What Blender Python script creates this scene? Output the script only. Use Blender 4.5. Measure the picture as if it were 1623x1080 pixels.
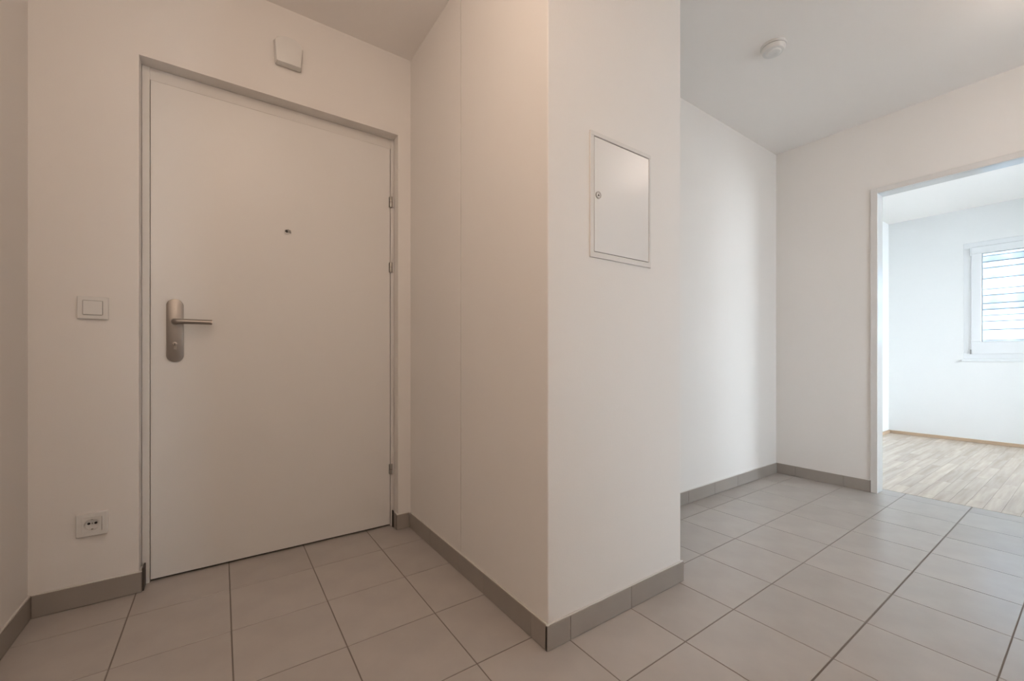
import bpy, bmesh, math, random
from math import pi, sin, cos
from mathutils import Vector, Matrix
random.seed(7)
for o in list(bpy.data.objects): bpy.data.objects.remove(o)
COL = bpy.context.scene.collection
S = bpy.context.scene

# ------------------------------------------------------------------ camera, world, exposure
cam_d = bpy.data.cameras.new('camera'); cam = bpy.data.objects.new('camera', cam_d); COL.objects.link(cam)
cam.location = (-1.5437, -0.4896, 0.9287); cam.rotation_euler = (pi/2, 0, -0.6085)
cam_d.sensor_width = 36; cam_d.lens = 661.5/1623*36; cam_d.shift_y = 25.5/1623
cam_d.clip_start = 0.02
S.camera = cam
w = bpy.data.worlds.new('sky'); S.world = w; w.use_nodes = True
bg = w.node_tree.nodes['Background']; bg.inputs[0].default_value = (0.85, 0.915, 1.0, 1); bg.inputs[1].default_value = 12.9
S.view_settings.view_transform = 'Standard'; S.view_settings.look = 'None'
S.view_settings.gamma = 1; S.view_settings.use_curve_mapping = False
S.view_settings.exposure = 0.06
LAMP_WARM = (1.0, 0.79, 0.63); LAMP_HALL = (1.0, 0.84, 0.72)
LAMP_LEFT_W, LAMP_RIGHT_W, LAMP_REAR_FILL_W = 22.0, 15.0, 42.0        # emission strengths of the bulbs

# ------------------------------------------------------------------ materials
def mat(name, base, rough=0.6, metal=0.0, bump=None, spec=0.5, var=None, emit=None, aniso=None):
    m = bpy.data.materials.new(name); m.use_nodes = True
    nt = m.node_tree; b = nt.nodes['Principled BSDF']
    b.inputs['Base Color'].default_value = (*base, 1); b.inputs['Roughness'].default_value = rough
    b.inputs['Metallic'].default_value = metal; b.inputs['Specular IOR Level'].default_value = spec
    tc = nt.nodes.new('ShaderNodeTexCoord')
    if var:      # (scale, amount): soft mottling of the material's own colour
        n = nt.nodes.new('ShaderNodeTexNoise'); n.inputs['Scale'].default_value = var[0]; n.inputs['Detail'].default_value = 6
        nt.links.new(tc.outputs['Object'], n.inputs['Vector'])
        r = nt.nodes.new('ShaderNodeMapRange'); r.inputs[1].default_value = .3; r.inputs[2].default_value = .7
        r.inputs[3].default_value = 1-var[1]; r.inputs[4].default_value = 1+var[1]
        nt.links.new(n.outputs['Fac'], r.inputs[0])
        h = nt.nodes.new('ShaderNodeHueSaturation'); h.inputs['Color'].default_value = (*base, 1)
        last = r.outputs[0]
        if len(var) > 2:
            oi = nt.nodes.new('ShaderNodeObjectInfo'); r2 = nt.nodes.new('ShaderNodeMapRange')
            r2.inputs[3].default_value = 1-var[2]; r2.inputs[4].default_value = 1+var[2]
            nt.links.new(oi.outputs['Random'], r2.inputs[0])
            mu = nt.nodes.new('ShaderNodeMath'); mu.operation = 'MULTIPLY'
            nt.links.new(last, mu.inputs[0]); nt.links.new(r2.outputs[0], mu.inputs[1]); last = mu.outputs[0]
        nt.links.new(last, h.inputs['Value']); nt.links.new(h.outputs[0], b.inputs['Base Color'])
    if bump:     # (scale, strength, distance)
        n = nt.nodes.new('ShaderNodeTexNoise'); n.inputs['Scale'].default_value = bump[0]; n.inputs['Detail'].default_value = 4
        nt.links.new(tc.outputs['Object'], n.inputs['Vector'])
        bp = nt.nodes.new('ShaderNodeBump'); bp.inputs['Strength'].default_value = bump[1]; bp.inputs['Distance'].default_value = bump[2]
        nt.links.new(n.outputs['Fac'], bp.inputs['Height']); nt.links.new(bp.outputs[0], b.inputs['Normal'])
    if emit:
        b.inputs['Emission Color'].default_value = (*emit[0], 1); b.inputs['Emission Strength'].default_value = emit[1]
    return m
M_wall = mat('white_wall_paint', (.80, .773, .747), .85, bump=(220, .12, .002), spec=.25, var=(1.3, .012))
M_ceil = mat('white_ceiling_paint', (.90, .87, .845), .9, bump=(160, .1, .002), spec=.2)
M_room = mat('bedroom_wall_paint', (.84, .84, .835), .85, bump=(220, .1, .002), spec=.25)
M_tile = mat('greige_floor_tile', (.455, .420, .395), .26, bump=(90, .08, .0012), spec=.6, var=(7, .045, .035))
M_skirt = mat('greige_skirting_tile', (.33, .295, .265), .45, bump=(90, .10, .0015), var=(7, .04, .04))
M_grout = mat('grey_brown_grout', (.19, .165, .145), .9, bump=(300, .3, .002))
M_door = mat('white_door_laminate', (.77, .755, .735), .38, bump=(350, .06, .0008), spec=.5)
M_frame = mat('white_steel_frame_paint', (.71, .69, .665), .6, spec=.5)
M_panel = mat('cabinet_enamel', (.76, .745, .73), .27, spec=.6)
M_casing = mat('casing_paint', (.70, .68, .66), .45)
M_gapsoft = mat('seal_in_gap', (.22, .19, .165), .8)
M_jamb = mat('glossy_white_frame_paint', (.66, .66, .655), .10, spec=.5)
M_metal = mat('brushed_stainless_steel', (.33, .30, .275), .40, 1.0, bump=(400, .08, .0006))
M_hinge = mat('galvanised_hinge_steel', (.42, .40, .37), .35, 1.0)
M_dark = mat('dark_rubber', (.02, .018, .016), .6)
M_plast = mat('white_plastic', (.74, .73, .71), .32, spec=.5)
M_grey = mat('grey_plastic', (.30, .29, .28), .4)
M_seal = mat('white_caulk', (.70, .68, .65), .6)
M_gap = mat('shadow_gap_filler', (.07, .06, .05), .9)
M_pvc = mat('white_window_pvc', (.82, .83, .84), .25)
M_oakrail = mat('oak_skirting', (.55, .40, .28), .45, var=(9, .08))
M_wfacade = mat('weathered_boards', (.145, .18, .215), .85, var=(4, .4, .45))
M_ground = mat('pale_gravel', (.55, .55, .53), .9, var=(2, .1))
M_body = mat('lamp_ceramic', (.8, .8, .78), .4)
def emitter(name, col, s):
    m = bpy.data.materials.new(name); m.use_nodes = True; nt = m.node_tree
    nt.nodes.remove(nt.nodes['Principled BSDF']); e = nt.nodes.new('ShaderNodeEmission')
    e.inputs[0].default_value = (*col, 1); e.inputs[1].default_value = s
    nt.links.new(e.outputs[0], nt.nodes['Material Output'].inputs[0]); return m
M_bulbL = emitter('warm_bulb', LAMP_WARM, LAMP_LEFT_W); M_bulbR = emitter('soft_bulb', LAMP_HALL, LAMP_RIGHT_W); M_bulbB = emitter('rear_fill_bulb', LAMP_WARM, LAMP_REAR_FILL_W)
def oak():
    m = bpy.data.materials.new('oak_parquet'); m.use_nodes = True; nt = m.node_tree; b = nt.nodes['Principled BSDF']
    b.inputs['Roughness'].default_value = .27
    tc = nt.nodes.new('ShaderNodeTexCoord'); mp = nt.nodes.new('ShaderNodeMapping'); mp.inputs['Scale'].default_value = (2.2, 34, 30)
    oi = nt.nodes.new('ShaderNodeObjectInfo'); ad = nt.nodes.new('ShaderNodeVectorMath'); ad.operation = 'ADD'
    sc = nt.nodes.new('ShaderNodeVectorMath'); sc.operation = 'SCALE'; sc.inputs[0].default_value = (37, 51, 13)
    nt.links.new(oi.outputs['Random'], sc.inputs['Scale']); nt.links.new(tc.outputs['Object'], mp.inputs[0])
    nt.links.new(mp.outputs[0], ad.inputs[0]); nt.links.new(sc.outputs[0], ad.inputs[1])
    n = nt.nodes.new('ShaderNodeTexNoise'); n.inputs['Scale'].default_value = 1; n.inputs['Detail'].default_value = 5
    nt.links.new(ad.outputs[0], n.inputs['Vector'])
    r = nt.nodes.new('ShaderNodeValToRGB'); r.color_ramp.elements[0].color = (.50, .41, .335, 1); r.color_ramp.elements[1].color = (.64, .54, .455, 1)
    r.color_ramp.elements[0].position = .3; r.color_ramp.elements[1].position = .7
    nt.links.new(n.outputs['Fac'], r.inputs[0])
    h = nt.nodes.new('ShaderNodeHueSaturation'); r2 = nt.nodes.new('ShaderNodeMapRange'); r2.inputs[3].default_value = .90; r2.inputs[4].default_value = 1.10
    nt.links.new(oi.outputs['Random'], r2.inputs[0]); nt.links.new(r2.outputs[0], h.inputs['Value']); nt.links.new(r.outputs[0], h.inputs['Color'])
    nt.links.new(h.outputs[0], b.inputs['Base Color']); return m
M_oak = oak()
def glass():
    m = bpy.data.materials.new('window_glass'); m.use_nodes = True; nt = m.node_tree
    nt.nodes.remove(nt.nodes['Principled BSDF'])
    t = nt.nodes.new('ShaderNodeBsdfTransparent'); t.inputs[0].default_value = (.93, .96, .96, 1)
    g = nt.nodes.new('ShaderNodeBsdfGlossy'); g.inputs['Roughness'].default_value = .02
    f = nt.nodes.new('ShaderNodeFresnel'); f.inputs[0].default_value = 1.5; mx = nt.nodes.new('ShaderNodeMixShader')
    nt.links.new(f.outputs[0], mx.inputs[0]); nt.links.new(t.outputs[0], mx.inputs[1]); nt.links.new(g.outputs[0], mx.inputs[2])
    nt.links.new(mx.outputs[0], nt.nodes['Material Output'].inputs[0]); return m
M_glass = glass()

# ------------------------------------------------------------------ mesh helpers
class MB:
    """collects shapes, then links them as one mesh object"""
    def __init__(s): s.bm = bmesh.new()
    def box(s, x0, x1, y0, y1, z0, z1, bev=0.0, seg=1):
        r = bmesh.ops.create_cube(s.bm, size=1)
        for v in r['verts']:
            v.co = Vector((x0+(x1-x0)*(v.co.x+.5), y0+(y1-y0)*(v.co.y+.5), z0+(z1-z0)*(v.co.z+.5)))
        if bev:
            es = {e for v in r['verts'] for e in v.link_edges}
            bmesh.ops.bevel(s.bm, geom=list(es), offset=bev, segments=seg, profile=.5, affect='EDGES')
        return s
    def cyl(s, c, r, d, axis='y', seg=32, r2=None, bev=0):
        q = bmesh.ops.create_cone(s.bm, cap_ends=True, segments=seg, radius1=r, radius2=r if r2 is None else r2, depth=d)
        R = {'z': Matrix(), 'y': Matrix.Rotation(-pi/2, 4, 'X'), 'x': Matrix.Rotation(pi/2, 4, 'Y')}[axis]
        bmesh.ops.transform(s.bm, matrix=Matrix.Translation(c) @ R, verts=q['verts'])
        if bev:
            es = [e for e in {e for v in q['verts'] for e in v.link_edges} if any(len(f.verts) > 4 for f in e.link_faces)]
            bmesh.ops.bevel(s.bm, geom=es, offset=bev, segments=2, profile=.5, affect='EDGES')
        return s
    def prism(s, pts, y0, y1, pts2=None, bev=0):
        """outline (x, z) swept along y; pts2 = outline at y1 (taper)"""
        a = [s.bm.verts.new((p[0], y0, p[1])) for p in pts]; b = [s.bm.verts.new((p[0], y1, p[1])) for p in (pts2 or pts)]
        n = len(a); fs = [s.bm.faces.new(a), s.bm.faces.new(b[::-1])]
        for i in range(n): s.bm.faces.new((a[i], b[i], b[(i+1) % n], a[(i+1) % n]))
        if bev:
            es = list(fs[1].edges)+list(fs[0].edges)
            bmesh.ops.bevel(s.bm, geom=es, offset=bev, segments=2, profile=.5, affect='EDGES')
        return s
    def ring(s, c, ro, ri, d, seg=40):
        """flat ring round the y axis, between y = c.y-d/2 and c.y+d/2"""
        L = []
        for rr, yy in ((ro, -d/2), (ro, d/2), (ri, d/2), (ri, -d/2)):
            L.append([s.bm.verts.new((c[0]+rr*cos(2*pi*k/seg), c[1]+yy, c[2]+rr*sin(2*pi*k/seg))) for k in range(seg)])
        for j in range(4):
            for k in range(seg): s.bm.faces.new((L[j][k], L[(j+1) % 4][k], L[(j+1) % 4][(k+1) % seg], L[j][(k+1) % seg]))
        return s
    def tube(s, pts, r, seg=16):
        """round bar along a path with rounded ends"""
        P = [Vector(p) for p in pts]; rings = []
        for i, p in enumerate(P):
            t = (P[min(i+1, len(P)-1)]-P[max(i-1, 0)]).normalized()
            u = t.cross(Vector((0, 0, 1))); u = (u if u.length > 1e-3 else Vector((1, 0, 0))).normalized(); v = t.cross(u)
            rings.append([s.bm.verts.new(p+(u*cos(2*pi*k/seg)+v*sin(2*pi*k/seg))*r) for k in range(seg)])
        for a, b in zip(rings, rings[1:]):
            for k in range(seg): s.bm.faces.new((a[k], a[(k+1) % seg], b[(k+1) % seg], b[k]))
        s.bm.faces.new(rings[0][::-1]); s.bm.faces.new(rings[-1]); return s
    def mesh(s, name, m, smooth=False):
        bmesh.ops.recalc_face_normals(s.bm, faces=s.bm.faces)
        me = bpy.data.meshes.new(name); s.bm.to_mesh(me); s.bm.free(); me.materials.append(m)
        if smooth:
            for p in me.polygons: p.use_smooth = True
            me.set_sharp_from_angle(angle=math.radians(35))
        return me
    def obj(s, name, m, parent=None, smooth=False):
        o = bpy.data.objects.new(name, s.mesh(name, m, smooth)); COL.objects.link(o)
        if parent: o.parent = parent; o.matrix_parent_inverse = Matrix.Translation(-parent.location)
        return o
def link(name, me, parent, loc=(0, 0, 0)):
    o = bpy.data.objects.new(name, me); COL.objects.link(o); o.parent = parent; o.location = loc; return o
def empty(name, loc):
    o = bpy.data.objects.new(name, None); o.empty_display_size = .1; COL.objects.link(o); o.location = loc; return o
def tag(o, label, cat=None, group=None):
    o['label'] = label
    if cat: o['category'] = cat
    if group: o['group'] = group
    return o
def struct(o, label=None, cat=None):
    o['kind'] = 'structure'
    if label: o['label'] = label
    if cat: o['category'] = cat
    return o

# ------------------------------------------------------------------ dimensions (metres; x along the entrance wall, y towards it)
T = .303                       # tile pitch; joints lie on multiples of T
ZC = 2.545                     # ceiling
XL, YD = -2.105, 1.70          # left wall, entrance wall
PX0, PX1, PY = -.695, .018, .53   # pier
NY, EX = 1.045, 2.105          # niche back wall, wall with the doorway
SY = -1.75                     # wall behind the camera
OX0, OX1, OZ = -1.81, -.764, 2.12   # opening of the entrance door
DY0, DY1, DZ = -.52, .4135, 2.035   # doorway to the bedroom (clear opening)
BX0, BX1, BY0, BY1 = 2.25, 5.15, -1.90, 1.065  # bedroom
WY0, WY1, WZ0, WZ1 = -.82, .437, .905, 2.165   # bedroom window opening

# ------------------------------------------------------------------ floors
floor = MB().box(XL-.1, BX0+.012, SY-.1, YD+.16, -.12, -.0016).obj('floor', M_grout)
struct(floor, 'hallway floor of square matt greige tiles with thin darker joints', 'floor')
tile_cache = {}
def floor_tile(x0, x1, y0, y1):
    g = .0017
    gy0 = .0026 if abs(y0) < 1e-6 else g; gy1 = .0026 if abs(y1) < 1e-6 else g
    a, b, c, d = x0+g, x1-g, y0+gy0, y1-gy1
    if b-a < .008 or d-c < .008: return
    key = (round(b-a, 4), round(d-c, 4))
    if key not in tile_cache:
        hx, hy = (b-a)/2, (d-c)/2
        tile_cache[key] = MB().box(-hx, hx, -hy, hy, -.008, 0, bev=.0009).mesh('tile', M_tile)
    link('tile', tile_cache[key], floor, ((a+b)/2, (c+d)/2, random.uniform(-.0002, .0002)))
def clip_tiles(rx0, rx1, ry0, ry1):
    i0, i1 = math.floor(rx0/T+1e-6), math.ceil(rx1/T-1e-6); j0, j1 = math.floor(ry0/T+1e-6), math.ceil(ry1/T-1e-6)
    for i in range(i0, i1):
        for j in range(j0, j1):
            x0, x1, y0, y1 = max(i*T, rx0), min((i+1)*T, rx1), max(j*T, ry0), min((j+1)*T, ry1)
            floor_tile(x0, x1, y0, y1)
clip_tiles(XL, PX0+.01, 2*T, YD+.10)              # in front of the entrance door
clip_tiles(XL, BX0+.01, SY, T)                    # strip in front of everything, up to the parquet
clip_tiles(XL, -2*T, T, 2*T); clip_tiles(-2*T, 0, T, PY+.02)
clip_tiles(0, BX0+.01, T, 2*T); clip_tiles(0, EX+.02, 2*T, NY+.02)
bed_floor = MB().box(BX0+.012, BX1+.1, BY0-.1, BY1+.1, -.12, -.0012).obj('floor', M_gap)
bed_floor.name = 'floor_bedroom'
struct(bed_floor, 'light oak strip parquet floor seen through the open doorway', 'floor')
PW, PL = .0735, .49
row = 0; y = BY1-.004; nst = 0
stave_cache = {}
while y > BY0+.01:
    y0 = max(y-PW, BY0+.004); x = BX0+.014-((row*.617) % 1)*PL
    while x < BX1-.004:
        a, b = max(x, BX0+.014), min(x+PL, BX1-.004)
        if b-a > .01:
            key = (round(b-a, 3), round(y-y0, 3))
            if key not in stave_cache:
                hx, hy = (b-a)/2-.0003, (y-y0)/2-.0003
                stave_cache[key] = MB().box(-hx, hx, -hy, hy, -.012, 0, bev=.0005).mesh('parquet_stave', M_oak)
            link('parquet_stave', stave_cache[key], bed_floor, ((a+b)/2, (y+y0)/2, 0)); nst += 1
        x += PL
    y -= PW; row += 1

# ------------------------------------------------------------------ walls and ceiling
struct(MB().box(XL-.15, BX1+.35, BY0-.35, YD+.35, ZC, ZC+.2).obj('ceiling', M_ceil), 'plain white ceiling over hallway and bedroom', 'ceiling')
struct(MB().box(XL-.15, XL, SY-.15, YD+.1, -.1, ZC).obj('wall_left', M_wall), 'plain white wall at the far left edge', 'wall')
m = MB().box(XL, OX0, YD, YD+.30, -.1, ZC).box(OX1, PX0+.02, YD, YD+.30, -.1, ZC).box(OX0, OX1, YD, YD+.30, OZ, ZC)
struct(m.obj('wall_entrance', M_wall), 'white wall around the entrance door', 'wall')
struct(MB().box(OX0, OX1, YD+.135, YD+.28, -.1, OZ).obj('wall_light_block', M_dark))  # unseen slab added to keep sky light out of the gap under the door
# pier: two plaster surfaces meeting in a hairline joint, on a common core
pier = MB().box(PX0, PX1, PY, 1.1158, -.1, ZC, bev=.0035, seg=2).obj('wall_pier', M_wall)
struct(pier, 'white boxed-in pier standing between entrance door and niche', 'wall')
MB().box(PX0, -.4, 1.1175, YD+.05, -.1, ZC).obj('plaster_panel', M_wall, pier)
MB().box(PX0+.003, -.41, 1.10, 1.13, -.1, ZC-.001).obj('joint_backing', M_gap, pier)
struct(MB().box(-.3, EX+.15, NY, NY+.15, -.1, ZC).obj('wall_niche', M_wall), 'bright white back wall of the niche right of the pier', 'wall')
m = MB().box(EX, BX0, DY1+.03, NY, -.1, ZC).box(EX, BX0, SY-.15, DY0-.03, -.1, ZC).box(EX, BX0, DY0-.03, DY1+.03, DZ+.03, ZC)
struct(m.obj('wall_right', M_wall), 'white wall with the open doorway to the bedroom', 'wall')
HX0, HX1, HZ0, HZ1 = .86, 1.52, .02, 2.15     # glazed door added behind the camera to fill the hallway with daylight
m = MB().box(XL-.15, HX0, SY-.15, SY, -.1, ZC).box(HX1, EX+.02, SY-.15, SY, -.1, ZC).box(HX0, HX1, SY-.15, SY, HZ1, ZC).box(HX0, HX1, SY-.15, SY, -.1, HZ0)
struct(m.obj('wall_back', M_wall))
struct(MB().box(BX0-.1, BX1+.3, BY1, BY1+.2, -.1, ZC).obj('wall_bedroom_left', M_room), 'narrow strip of bedroom wall just inside the doorway', 'wall')
XO = BX1+.30
m = MB().box(BX1, XO, WY1, BY1, -.1, ZC).box(BX1, XO, BY0-.3, WY0, -.1, ZC).box(BX1, XO, WY0, WY1, -.1, WZ0).box(BX1, XO, WY0, WY1, WZ1, ZC)
struct(m.obj('wall_bedroom_far', M_room), 'bright white bedroom wall that holds the window', 'wall')
GX0, GX1 = 3.0, 4.95          # unseen glazed balcony door, added to give the bedroom more daylight
m = MB().box(BX0-.1, GX0, BY0-.3, BY0, -.1, ZC).box(GX1, BX1, BY0-.3, BY0, -.1, ZC).box(GX0, GX1, BY0-.3, BY0, 2.25, ZC)
struct(m.obj('wall_bedroom_right', M_room))

# ------------------------------------------------------------------ skirting
def skirting(name, label, axis, face, spans, nrm, ends=(0, 0), h=.08, th=.0095):
    """row of skirting tiles on a wall face; nrm = direction out of the wall"""
    a0, a1 = spans[0], spans[-1]
    f0, f1 = sorted((face, face+nrm*.0065)); m = MB()
    if axis == 'x': m.box(a0, a1, f0, f1, .001, h-.003)
    else: m.box(f0, f1, a0, a1, .001, h-.003)
    root = struct(m.obj(name, M_grout), label, 'skirting')
    g0, g1 = sorted((face, face+nrm*th))
    for p, q in zip(spans, spans[1:]):
        m = MB()
        if axis == 'x': m.box(p+.0008, q-.0008, g0, g1, .0015, h, bev=.0012, seg=2)
        else: m.box(g0, g1, p+.0008, q-.0008, .0015, h, bev=.0012, seg=2)
        m.obj('skirting_tile', M_skirt, root)
    c0, c1 = sorted((face, face+nrm*(th-.003))); m = MB()     # sealant bead along the top
    if axis == 'x': m.box(a0, a1, c0, c1, h-.001, h+.003, bev=.001)
    else: m.box(c0, c1, a0, a1, h-.001, h+.003, bev=.001)
    m.obj('sealant_bead', M_seal, root)
    return root
TH = .0095
skirting('baseboard_entrance', 'grey tile skirting left of the entrance door', 'x', YD, [XL+TH, OX0+TH], -1)
skirting('baseboard_left', 'grey tile skirting along the left wall', 'y', XL, [-1.6, -1.3, -1, -.7, -.4, -.1, .2, .5, .8, 1.1, 1.4, YD], 1)
skirting('baseboard_reveal', 'short tile skirting return in left door reveal', 'y', OX0, [YD, YD+.045], 1)
skirting('baseboard_corner', 'short tile skirting right of the entrance door', 'x', YD, [OX1-TH, PX0-TH], -1)
skirting('baseboard_hinge_side', 'short tile skirting return in right door reveal', 'y', OX1, [YD, YD+.045], -1)
skirting('baseboard_pier_left', 'grey tile skirting on the left face of the pier', 'y', PX0, [PY-TH+.001, 2*T, 3*T, 1.1165, 1.42, YD-TH], -1)
skirting('baseboard_pier_front', 'grey tile skirting on the front face of the pier', 'x', PY, [PX0-TH, -2*T, -T, PX1+TH], -1)
skirting('baseboard_pier_right', None or 'tile skirting on the hidden right face of the pier', 'y', PX1, [PY, 2*T, 3*T, NY], 1)
skirting('baseboard_niche', 'pale tile skirting along the niche back wall', 'x', NY, [PX1+TH, .275, .578, .881, 1.184, 1.487, 1.79, EX-TH], -1)
skirting('baseboard_doorway', 'grey tile skirting between niche corner and open doorway', 'y', EX, [DY1+.0375, 1.98*T, 2.985*T, NY], -1)
skirting('baseboard_back', 'tile skirting behind the camera', 'x', SY, [XL+TH, -1.5, -1.2, -.9, -.6, -.3, 0, .3, .6, HX0], 1)
skirting('baseboard_doorway_far', 'tile skirting right of the open doorway', 'y', EX, [SY+TH, -1.45, -1.15, -.85, DY0-.0375], -1)
def rail(name, label, x0, x1, y0, y1):
    struct(MB().box(x0, x1, y0, y1, .0, .035, bev=.004, seg=2).obj(name, M_oakrail), label, 'skirting')
rail('baseboard_bedroom_far', 'thin oak skirting under the bedroom window', BX1-.018, BX1, BY0, BY1)
rail('baseboard_bedroom_left', 'thin oak skirting on the bedroom side wall', BX0+.05, BX1-.018, BY1-.018, BY1)

# ------------------------------------------------------------------ entrance door
LX0, LX1, LZ, LY = -1.7835, -.785, 2.068, 1.770      # leaf edges and front face
d1 = struct(empty('door_1', (LX0, LY, 0)), 'closed flat white entrance door with steel lever handle', 'door')
MB().box(LX0+.001, LX1, LY, LY+.055, .010, LZ, bev=.0006).obj('door_leaf', M_door, d1)
fy = LY+.001
m = MB()
m.box(OX0+.001, LX0-.0010, fy-.006, fy+.09, 0.0, OZ-.001, bev=.001)
m.box(LX1+.0025, OX1-.001, fy-.006, fy+.09, 0.0, OZ-.001, bev=.001)
m.box(LX0-.002, LX1+.0025, LY, fy+.09, LZ+.0003, OZ-.001, bev=.0008)
m.obj('door_frame', M_frame, d1)
MB().box(LX0-.006, LX0+.004, LY+.012, LY+.05, 0.005, LZ).obj('rubber_seal', M_gapsoft, d1)
MB().box(LX0+.004, LX1-.002, LY+.02, LY+.045, .0003, .0098).obj('bottom_seal', M_dark, d1)
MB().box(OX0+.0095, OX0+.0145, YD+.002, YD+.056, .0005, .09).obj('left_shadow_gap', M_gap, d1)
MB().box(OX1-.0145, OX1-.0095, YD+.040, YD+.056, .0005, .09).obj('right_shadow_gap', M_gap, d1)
for zt, zb in ((1.803, 1.744), (1.444, 1.389), (.341, .285)):
    zc, hh = (zt+zb)/2, (zt-zb)
    h = MB().cyl((LX1+.003, LY-.0085, zc), .0080, hh, 'z', 20, bev=.001).obj('hinge', M_hinge, d1, True)
    MB().cyl((LX1+.003, LY-.0085, zc), .0083, .0012, 'z', 20).obj('knuckle_gap', M_dark, h)
    MB().box(LX1-.0055, LX1-.0030, LY-.0060, LY-.0002, zb+.002, zt-.002).obj('hinge_leaf', M_dark, h)
    MB().box(LX1+.011, LX1+.0195, LY-.0080, LY-.004, zb+.004, zt-.004, bev=.0008).obj('hinge_lug', M_frame, h)
# long plate with lever and profile cylinder
PXc, PZ0, PZ1, PR = -1.7035, .906, 1.171, .0285
pts = [(PXc+PR*cos(a), PZ1-PR+PR*sin(a)) for a in [pi*k/16 for k in range(17)]] + \
      [(PXc+PR*cos(a), PZ0+PR+PR*sin(a)) for a in [pi+pi*k/16 for k in range(17)]]
plate = MB().prism(pts, LY, LY-.009, bev=.0018).obj('lock_plate', M_metal, d1, True)
tag(plate, 'long rounded brushed steel handle plate')
ZL = 1.075; yl = LY-.055
path = [(PXc, LY-.008, ZL), (PXc, yl+.014, ZL)] + [(PXc+.014-.014*cos(a), yl+.014-.014*sin(a), ZL) for a in [pi/2*k/6 for k in range(1, 7)]] + [(PXc+.128, yl, ZL)]
lv = MB().tube(path, .0105, 20).obj('lever_handle', M_metal, plate, True)
MB().cyl((PXc, LY-.0115, ZL), .0135, .006, 'y', 28, bev=.001).obj('lever_collar', M_metal, plate, True)
KZ = .975
MB().cyl((PXc, LY-.0105, KZ+.006), .0088, .006, 'y', 28, bev=.0006).box(PXc-.0050, PXc+.0050, LY-.0132, LY-.008, KZ-.018, KZ+.004, bev=.0006).obj('lock_cylinder', M_metal, plate, True)
MB().box(PXc-.0012, PXc+.0012, LY-.0139, LY-.0128, KZ+.001, KZ+.0105).obj('keyhole', M_dark, plate)
# door viewer with swing cover
vz, vx = 1.529, -1.285
v = MB().ring((vx, LY-.002, vz), .0125, .0065, .005).obj('peephole_ring', M_plast, d1, True); v.name = 'peephole'
MB().cyl((vx-.002, LY-.0028, vz), .0068, .004, 'y', 24).obj('lens', M_dark, v, True)
MB().prism([(vx+.001, vz+.010), (vx+.016, vz+.006), (vx+.018, vz-.008), (vx+.004, vz-.004)], LY-.004, LY-.0058, bev=.0004).obj('lens_cover', M_grey, v)

# ------------------------------------------------------------------ doorway to the bedroom (steel frame without leaf)
d2 = struct(empty('door_2', (EX, DY1, 0)), 'open doorway with a white steel frame and no door leaf', 'door')
CW, pr_ = .036, .010
for s, ya in ((1, DY1), (-1, DY0)):
    y0, y1 = sorted((ya, ya+s*CW))
    m = MB().box(EX-pr_, EX+.002, y0, y1, .001, DZ+CW, bev=.0015)
    m.obj('frame_casing', M_casing, d2)
    y0, y1 = sorted((ya, ya+s*.0295))
    m = MB().box(EX+.002, BX0-.045, y0, y1, .001, DZ, bev=.0006)
    y0, y1 = sorted((ya+s*.012, ya+s*.0295)); m.box(BX0-.045, BX0+.008, y0, y1, .001, DZ+.012, bev=.0006)
    m.obj('jamb_lining', M_jamb, d2)
MB().box(EX-pr_, EX+.002, DY0, DY1, DZ, DZ+CW, bev=.0015).obj('head_casing', M_casing, d2)
MB().box(EX+.002, BX0-.045, DY0-.029, DY1+.029, DZ, DZ+.0295).box(BX0-.045, BX0+.008, DY0-.029, DY1+.029, DZ+.012, DZ+.0295).obj('head_lining', M_jamb, d2)
MB().box(EX-.0078, EX-.0005, DY1+CW, DY1+CW+.0045, .001, .082).obj('shadow_gap', M_gap, d2)

# ------------------------------------------------------------------ bedroom window
w1 = struct(empty('window_1', (BX1, WY0, WZ0)), 'white framed bedroom window showing a blown-out view', 'window')
fx = BX1+.004
def yzframe(y0, y1, z0, z1, wd, x0, x1, bev=.002, wb=None):
    m = MB(); wb = wb or wd
    m.box(x0, x1, y0, y1, z0, z0+wb, bev=bev).box(x0, x1, y0, y1, z1-wd, z1, bev=bev)
    m.box(x0, x1, y0, y0+wd, z0+wb, z1-wd, bev=bev).box(x0, x1, y1-wd, y1, z0+wb, z1-wd, bev=bev); return m
yzframe(WY0, WY1, WZ0, WZ1, .062, fx, fx+.07).obj('window_frame', M_pvc, w1)
sash = yzframe(WY0+.058, WY1-.058, WZ0+.052, WZ1-.052, .076, fx-.014, fx+.06, bev=.004, wb=.13).obj('window_sash', M_pvc, w1)
gy0, gy1, gz0, gz1 = WY0+.134, WY1-.134, WZ0+.182, WZ1-.128
yzframe(gy0-.001, gy1+.001, gz0-.001, gz1+.001, .006, fx-.004, fx+.02, bev=0).obj('glazing_gasket', M_grey, w1)
MB().box(fx+.008, fx+.012, gy0, gy1, gz0, gz1).obj('pane', M_glass, w1)
MB().cyl((fx-.012, WY1-.054, WZ0+.075), .006, .05, 'z', 14).obj('sash_hinge', M_grey, w1, True)
MB().cyl((fx-.012, WY1-.054, WZ1-.10), .005, .09, 'z', 14).obj('sash_hinge', M_pvc, w1, True)
MB().box(fx-.020, fx+.002, WY0-.03, WY1+.015, WZ0-.030, WZ0-.004, bev=.003).obj('window_sill', M_pvc, w1)
w2 = struct(empty('fill_window_bedroom', (GX0, BY0, 0)), 'added tall glazed balcony door that brightens the bedroom from its side wall', 'window')
m = MB(); xm = (GX0+GX1)/2
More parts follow.
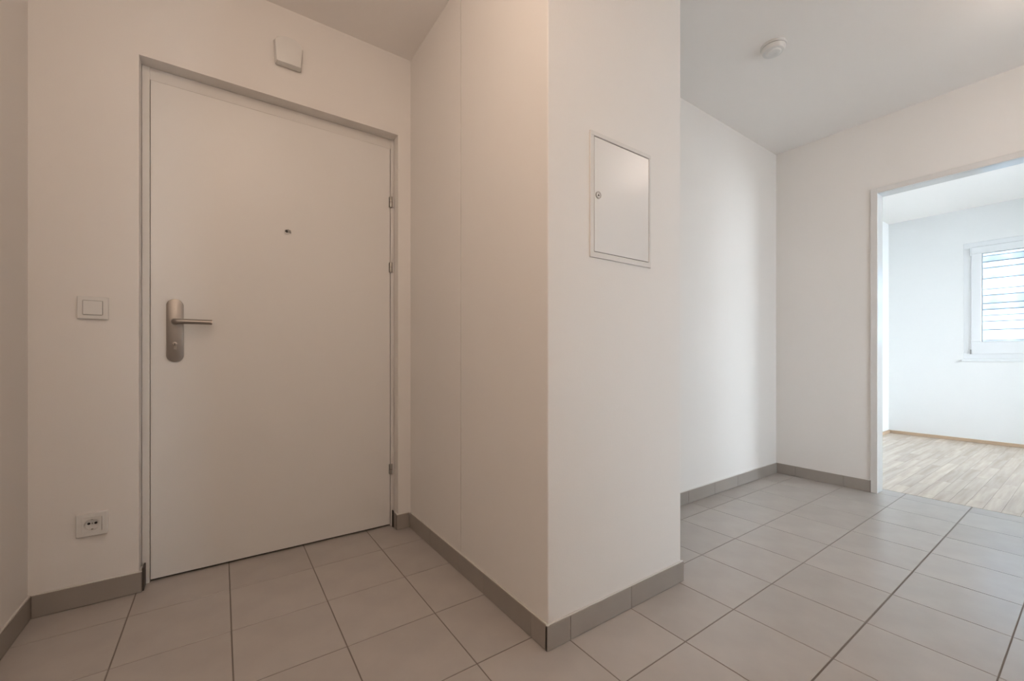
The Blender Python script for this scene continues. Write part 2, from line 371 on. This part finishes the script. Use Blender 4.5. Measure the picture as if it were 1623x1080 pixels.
for a, b in ((GX0, xm), (xm, GX1)):
    m.box(a, b, BY0-.12, BY0-.05, 0, .08).box(a, b, BY0-.12, BY0-.05, 2.17, 2.25).box(a, a+.08, BY0-.12, BY0-.05, .08, 2.17).box(b-.08, b, BY0-.12, BY0-.05, .08, 2.17)
m.obj('window_frame', M_pvc, w2)
for a, b in ((GX0, xm), (xm, GX1)): MB().box(a+.08, b-.08, BY0-.09, BY0-.085, .08, 2.17).obj('pane', M_glass, w2)

w3 = struct(empty('fill_window_hall', (HX0, SY, HZ0)), 'added glazed door behind the camera that lets fill daylight into the hallway', 'window')
m = MB(); m.box(HX0, HX1, SY-.12, SY-.05, HZ0, HZ0+.08).box(HX0, HX1, SY-.12, SY-.05, HZ1-.08, HZ1).box(HX0, HX0+.08, SY-.12, SY-.05, HZ0+.08, HZ1-.08).box(HX1-.08, HX1, SY-.12, SY-.05, HZ0+.08, HZ1-.08)
m.obj('window_frame', M_pvc, w3)
MB().box(HX0+.08, HX1-.08, SY-.09, SY-.085, HZ0+.08, HZ1-.08).obj('pane', M_glass, w3)

# ------------------------------------------------------------------ outside the window: pale boarded wall across the yard
struct(MB().box(BX1+.35, 16, -12, 8, -3.2, -3.0).obj('ground', M_ground))
struct(MB().box(XL, BX1+.35, BY0-12, BY0-.35, -3.2, -3.0).obj('ground_terrace', M_ground))
fac = empty('boarded_wall', (9.0, 0, -3)); tag(fac, 'pale bluish horizontally boarded wall outside, seen overexposed through the bedroom window', 'outside wall')
MB().box(9.06, 9.30, -6, 4.5, -3, 6.5).obj('wall_core', M_wfacade, fac)
bme = {}
z = -3.0; k = 0
while z < 6.4:
    hh = random.choice((.10, .14, .18))
    key = hh
    if key not in bme: bme[key] = MB().box(-.02, .02, -5.25, 5.25, .004, hh-.006, bev=.003).mesh('cladding_board', M_wfacade)
    link('cladding_board', bme[key], fac, (.03+random.uniform(-.012, .012), -.75, z+3.0)); z += hh; k += 1
for yy in (-4.5, -3, -1.5, -.9, .1, 1.2, 2.6, 4.0):
    MB().box(8.95, 8.99, yy, yy+.05, -3, 6.4, bev=.004).obj('batten', M_wfacade, fac)

# ------------------------------------------------------------------ wall fittings
# meter cabinet door in the pier
cx0, cx1, cz0, cz1 = -.511, -.184, 1.270, 1.7045
cab = empty('access_panel', ((cx0+cx1)/2, PY, cz0)); tag(cab, 'white metal access panel with round latch set into the pier front', 'access panel')
yf = PY-.006
m = MB(); fw = .0155
m.box(cx0, cx1, yf, PY+.001, cz1-fw, cz1, bev=.0012).box(cx0, cx1, yf, PY+.001, cz0, cz0+fw+.004, bev=.0012)
m.box(cx0, cx0+fw+.002, yf, PY+.001, cz0+fw, cz1-fw, bev=.0012).box(cx1-fw+.004, cx1, yf, PY+.001, cz0+fw, cz1-fw, bev=.0012)
m.obj('panel_frame', M_frame, cab)
MB().box(cx0+.01, cx1-.008, PY-.0012, PY-.0002, cz0+.012, cz1-.01).obj('shadow_gap', M_gap, cab)
dr = MB().box(cx0+fw+.0045, cx1-fw+.0015, yf+.0005, PY-.0014, cz0+fw+.0060, cz1-fw-.0030, bev=.0009).obj('panel_door', M_panel, cab)
lx, lz = -.4745, 1.487
MB().ring((lx, yf-.001, lz), .0125, .0085, .0042).obj('latch_ring', M_hinge, dr, True)
MB().cyl((lx, yf-.0006, lz), .0084, .003, 'y', 28).obj('latch', M_frame, dr, True)
MB().prism([(lx-.0045, lz-.004), (lx+.0045, lz-.004), (lx, lz+.005)], yf-.002, yf-.0027).obj('key_recess', M_gap, dr)

def rrect(x0, x1, z0, z1, r, n=5):
    out = []
    for cx, cz, a0 in ((x1-r, z1-r, 0), (x0+r, z1-r, pi/2), (x0+r, z0+r, pi), (x1-r, z0+r, 1.5*pi)):
        out += [(cx+r*cos(a0+pi/2*k/n), cz+r*sin(a0+pi/2*k/n)) for k in range(n+1)]
    return out
# light switch
sx0, sx1, sz0, sz1 = -1.982, -1.895, 1.070, 1.153
sw = empty('light_switch', ((sx0+sx1)/2, YD, sz0)); tag(sw, 'square white rocker light switch on the wall left of the entrance door', 'light switch')
sxc, szc = (sx0+sx1)/2, (sz0+sz1)/2
def square_frame(m, xc, zc, ho, hi, y0, y1):
    o = rrect(xc-ho, xc+ho, zc-ho, zc+ho, .003); i = rrect(xc-hi, xc+hi, zc-hi, zc+hi, .003)
    oi = rrect(xc-ho+.0025, xc+ho-.0025, zc-ho+.0025, zc+ho-.0025, .003); V = []
    for pts, y in ((o, y0), (o, y1+.0025), (oi, y1), (i, y1), (i, y0)): V.append([m.bm.verts.new((p[0], y, p[1])) for p in pts])
    for a, b in zip(V, V[1:]):
        for k in range(len(o)): m.bm.faces.new((a[k], a[(k+1) % len(o)], b[(k+1) % len(o)], b[k]))
    return m
square_frame(MB(), sxc, szc, .0425, .0275, YD, YD-.010).obj('switch_frame', M_plast, sw, True)
MB().prism(rrect(sxc-.0272, sxc+.0272, szc-.0272, szc+.0272, .002), YD-.001, YD-.0075).obj('mount', M_gap, sw)
MB().prism([(sxc-.0262, szc-.0262), (sxc+.0262, szc-.0262), (sxc+.0262, szc+.0262), (sxc-.0262, szc+.0262)], YD-.007, YD-.0125, bev=.0012).obj('rocker', M_plast, sw)
# socket
kx, kz = -1.941, .300
so = empty('power_socket', (kx, YD, kz-.043)); tag(so, 'white earthed power socket low on the wall left of the entrance door', 'power socket')
square_frame(MB(), kx, kz, .0435, .0275, YD, YD-.010).obj('socket_frame', M_plast, so, True)
# insert: square face with a round well
def well(xc, zc, h, r, yface, depth):
    m = MB(); n = 48; sq = []
    for k in range(n):
        a = 2*pi*k/n; c, s = cos(a), sin(a); q = h/max(abs(c), abs(s)); sq.append((xc+q*c, zc+q*s))
    ci = [(xc+r*cos(2*pi*k/n), zc+r*sin(2*pi*k/n)) for k in range(n)]
    L = [[m.bm.verts.new((p[0], yy, p[1])) for p in pp] for pp, yy in ((sq, YD-.002), (sq, yface), (ci, yface), (ci, yface+depth))]
    for a, b in zip(L, L[1:]):
        for k in range(n): m.bm.faces.new((a[k], a[(k+1) % n], b[(k+1) % n], b[k]))
    m.bm.faces.new(L[3]); return m
ins = well(kx, kz, .0268, .0205, YD-.0120, .0113).obj('socket_insert', M_plast, so, True)
for s in (-1, 1):
    MB().cyl((kx+s*.0095, YD-.0012, kz+.002), .0042, .002, 'y', 18).obj('pin_hole', M_dark, ins)
    MB().box(kx-.0030, kx+.0030, YD-.009, YD-.0008, kz+s*.0185-.0012, kz+s*.0185+.0012, bev=.0005).obj('earth_clip', M_hinge, ins)
MB().cyl((kx, YD-.0014, kz+.002), .0026, .002, 'y', 18).obj('screw', M_hinge, ins)
# door chime above the door
hx0, hx1, hz0, hz1 = -1.350, -1.228, 2.266, 2.398
ch = empty('door_chime', ((hx0+hx1)/2, YD, hz0)); tag(ch, 'white plastic door chime with arched top above the entrance door', 'door chime')
def chime_outline(x0, x1, z0, z1, arch, flare):
    xc, hw = (x0+x1)/2, (x1-x0)/2
    p = [(x0+flare, z0), (x1-flare, z0)]
    for k in range(15):
        t = 1-2*k/14; p.append((xc+hw*t, z1-arch*(1-math.sqrt(max(0, 1-(t*.97)**2)))))
    return p
MB().prism(chime_outline(hx0+.003, hx1-.003, hz0+.004, hz1-.002, .035, .010), YD, YD-.010).obj('base_plate', M_plast, ch, True)
MB().prism(chime_outline(hx0, hx1, hz0, hz1, .040, .008), YD-.009, YD-.040, chime_outline(hx0+.006, hx1-.006, hz0+.003, hz1-.008, .038, .006), bev=.003).obj('cover', M_plast, ch, True)

# ------------------------------------------------------------------ ceiling fittings
sd = empty('smoke_detector', (.81, .513, ZC)); tag(sd, 'round white smoke detector on the ceiling right of the pier', 'smoke detector')
X, Y = .81, .513
MB().cyl((X, Y, ZC-.006), .059, .012, 'z', 48, bev=.002).obj('mounting_base', M_plast, sd, True)
bd = MB().cyl((X, Y, ZC-.025), .049, .022, 'z', 48, r2=.056, bev=.003).obj('housing', M_plast, sd, True)
MB().cyl((X, Y, ZC-.0135), .0525, .003, 'z', 48).obj('air_gap', M_gap, bd, True)
MB().cyl((X, Y, ZC-.038), .030, .005, 'z', 36, r2=.036, bev=.001).obj('test_button', M_plast, bd, True)
for k in range(12):
    a = 2*pi*k/12
    bm_ = MB().box(-.0045, .0045, -.0012, .0012, -.0008, .0008)
    o = bm_.obj('sound_slot', M_gap, bd); o.matrix_parent_inverse = Matrix(); o.location = (X-sd.location.x+.0405*cos(a), Y-sd.location.y+.0405*sin(a), -.0366)
    o.rotation_euler = (0, 0, a+pi/2)
def bulb_lamp(x, y, m, label, r=.10, zb=2.395, grp='bare bulb lamps on the hallway ceiling'):
    hung = zb < 2.3
    t = empty('fill_pendant' if hung else 'ceiling_lamp', (x, y, ZC)); tag(t, label, 'ceiling lamp', None if hung else grp)
    MB().cyl((x, y, ZC-.012), .045, .024, 'z', 32, bev=.003).obj('ceiling_rose', M_body, t, True)
    if zb < 2.3: MB().cyl((x, y, (ZC-.02+zb+r+.03)/2), .003, ZC-.02-zb-r-.03, 'z', 12).obj('cord', M_body, t, True)
    MB().cyl((x, y, zb+r+.014), .019, .038, 'z', 24, bev=.002).obj('lamp_socket', M_body, t, True)
    b = MB(); bmesh.ops.create_uvsphere(b.bm, u_segments=24, v_segments=14, radius=r); bmesh.ops.translate(b.bm, verts=b.bm.verts, vec=(x, y, zb))
    b.obj('bulb', m, t, True)
bulb_lamp(-1.43, .25, M_bulbL, 'warm bare bulb lamp on the ceiling in front of the entrance door')
bulb_lamp(1.19, -.58, M_bulbR, 'bare bulb lamp on the ceiling near the bedroom doorway', zb=2.40)
bulb_lamp(-1.93, -.72, M_bulbB, 'added warm fill globe pendant hanging behind the camera', zb=2.0)  # added fill lamp: lifts the entrance wall and the pier's left face
print('tiles', sum(1 for o in bpy.data.objects if o.name.startswith('tile')), 'staves', nst)
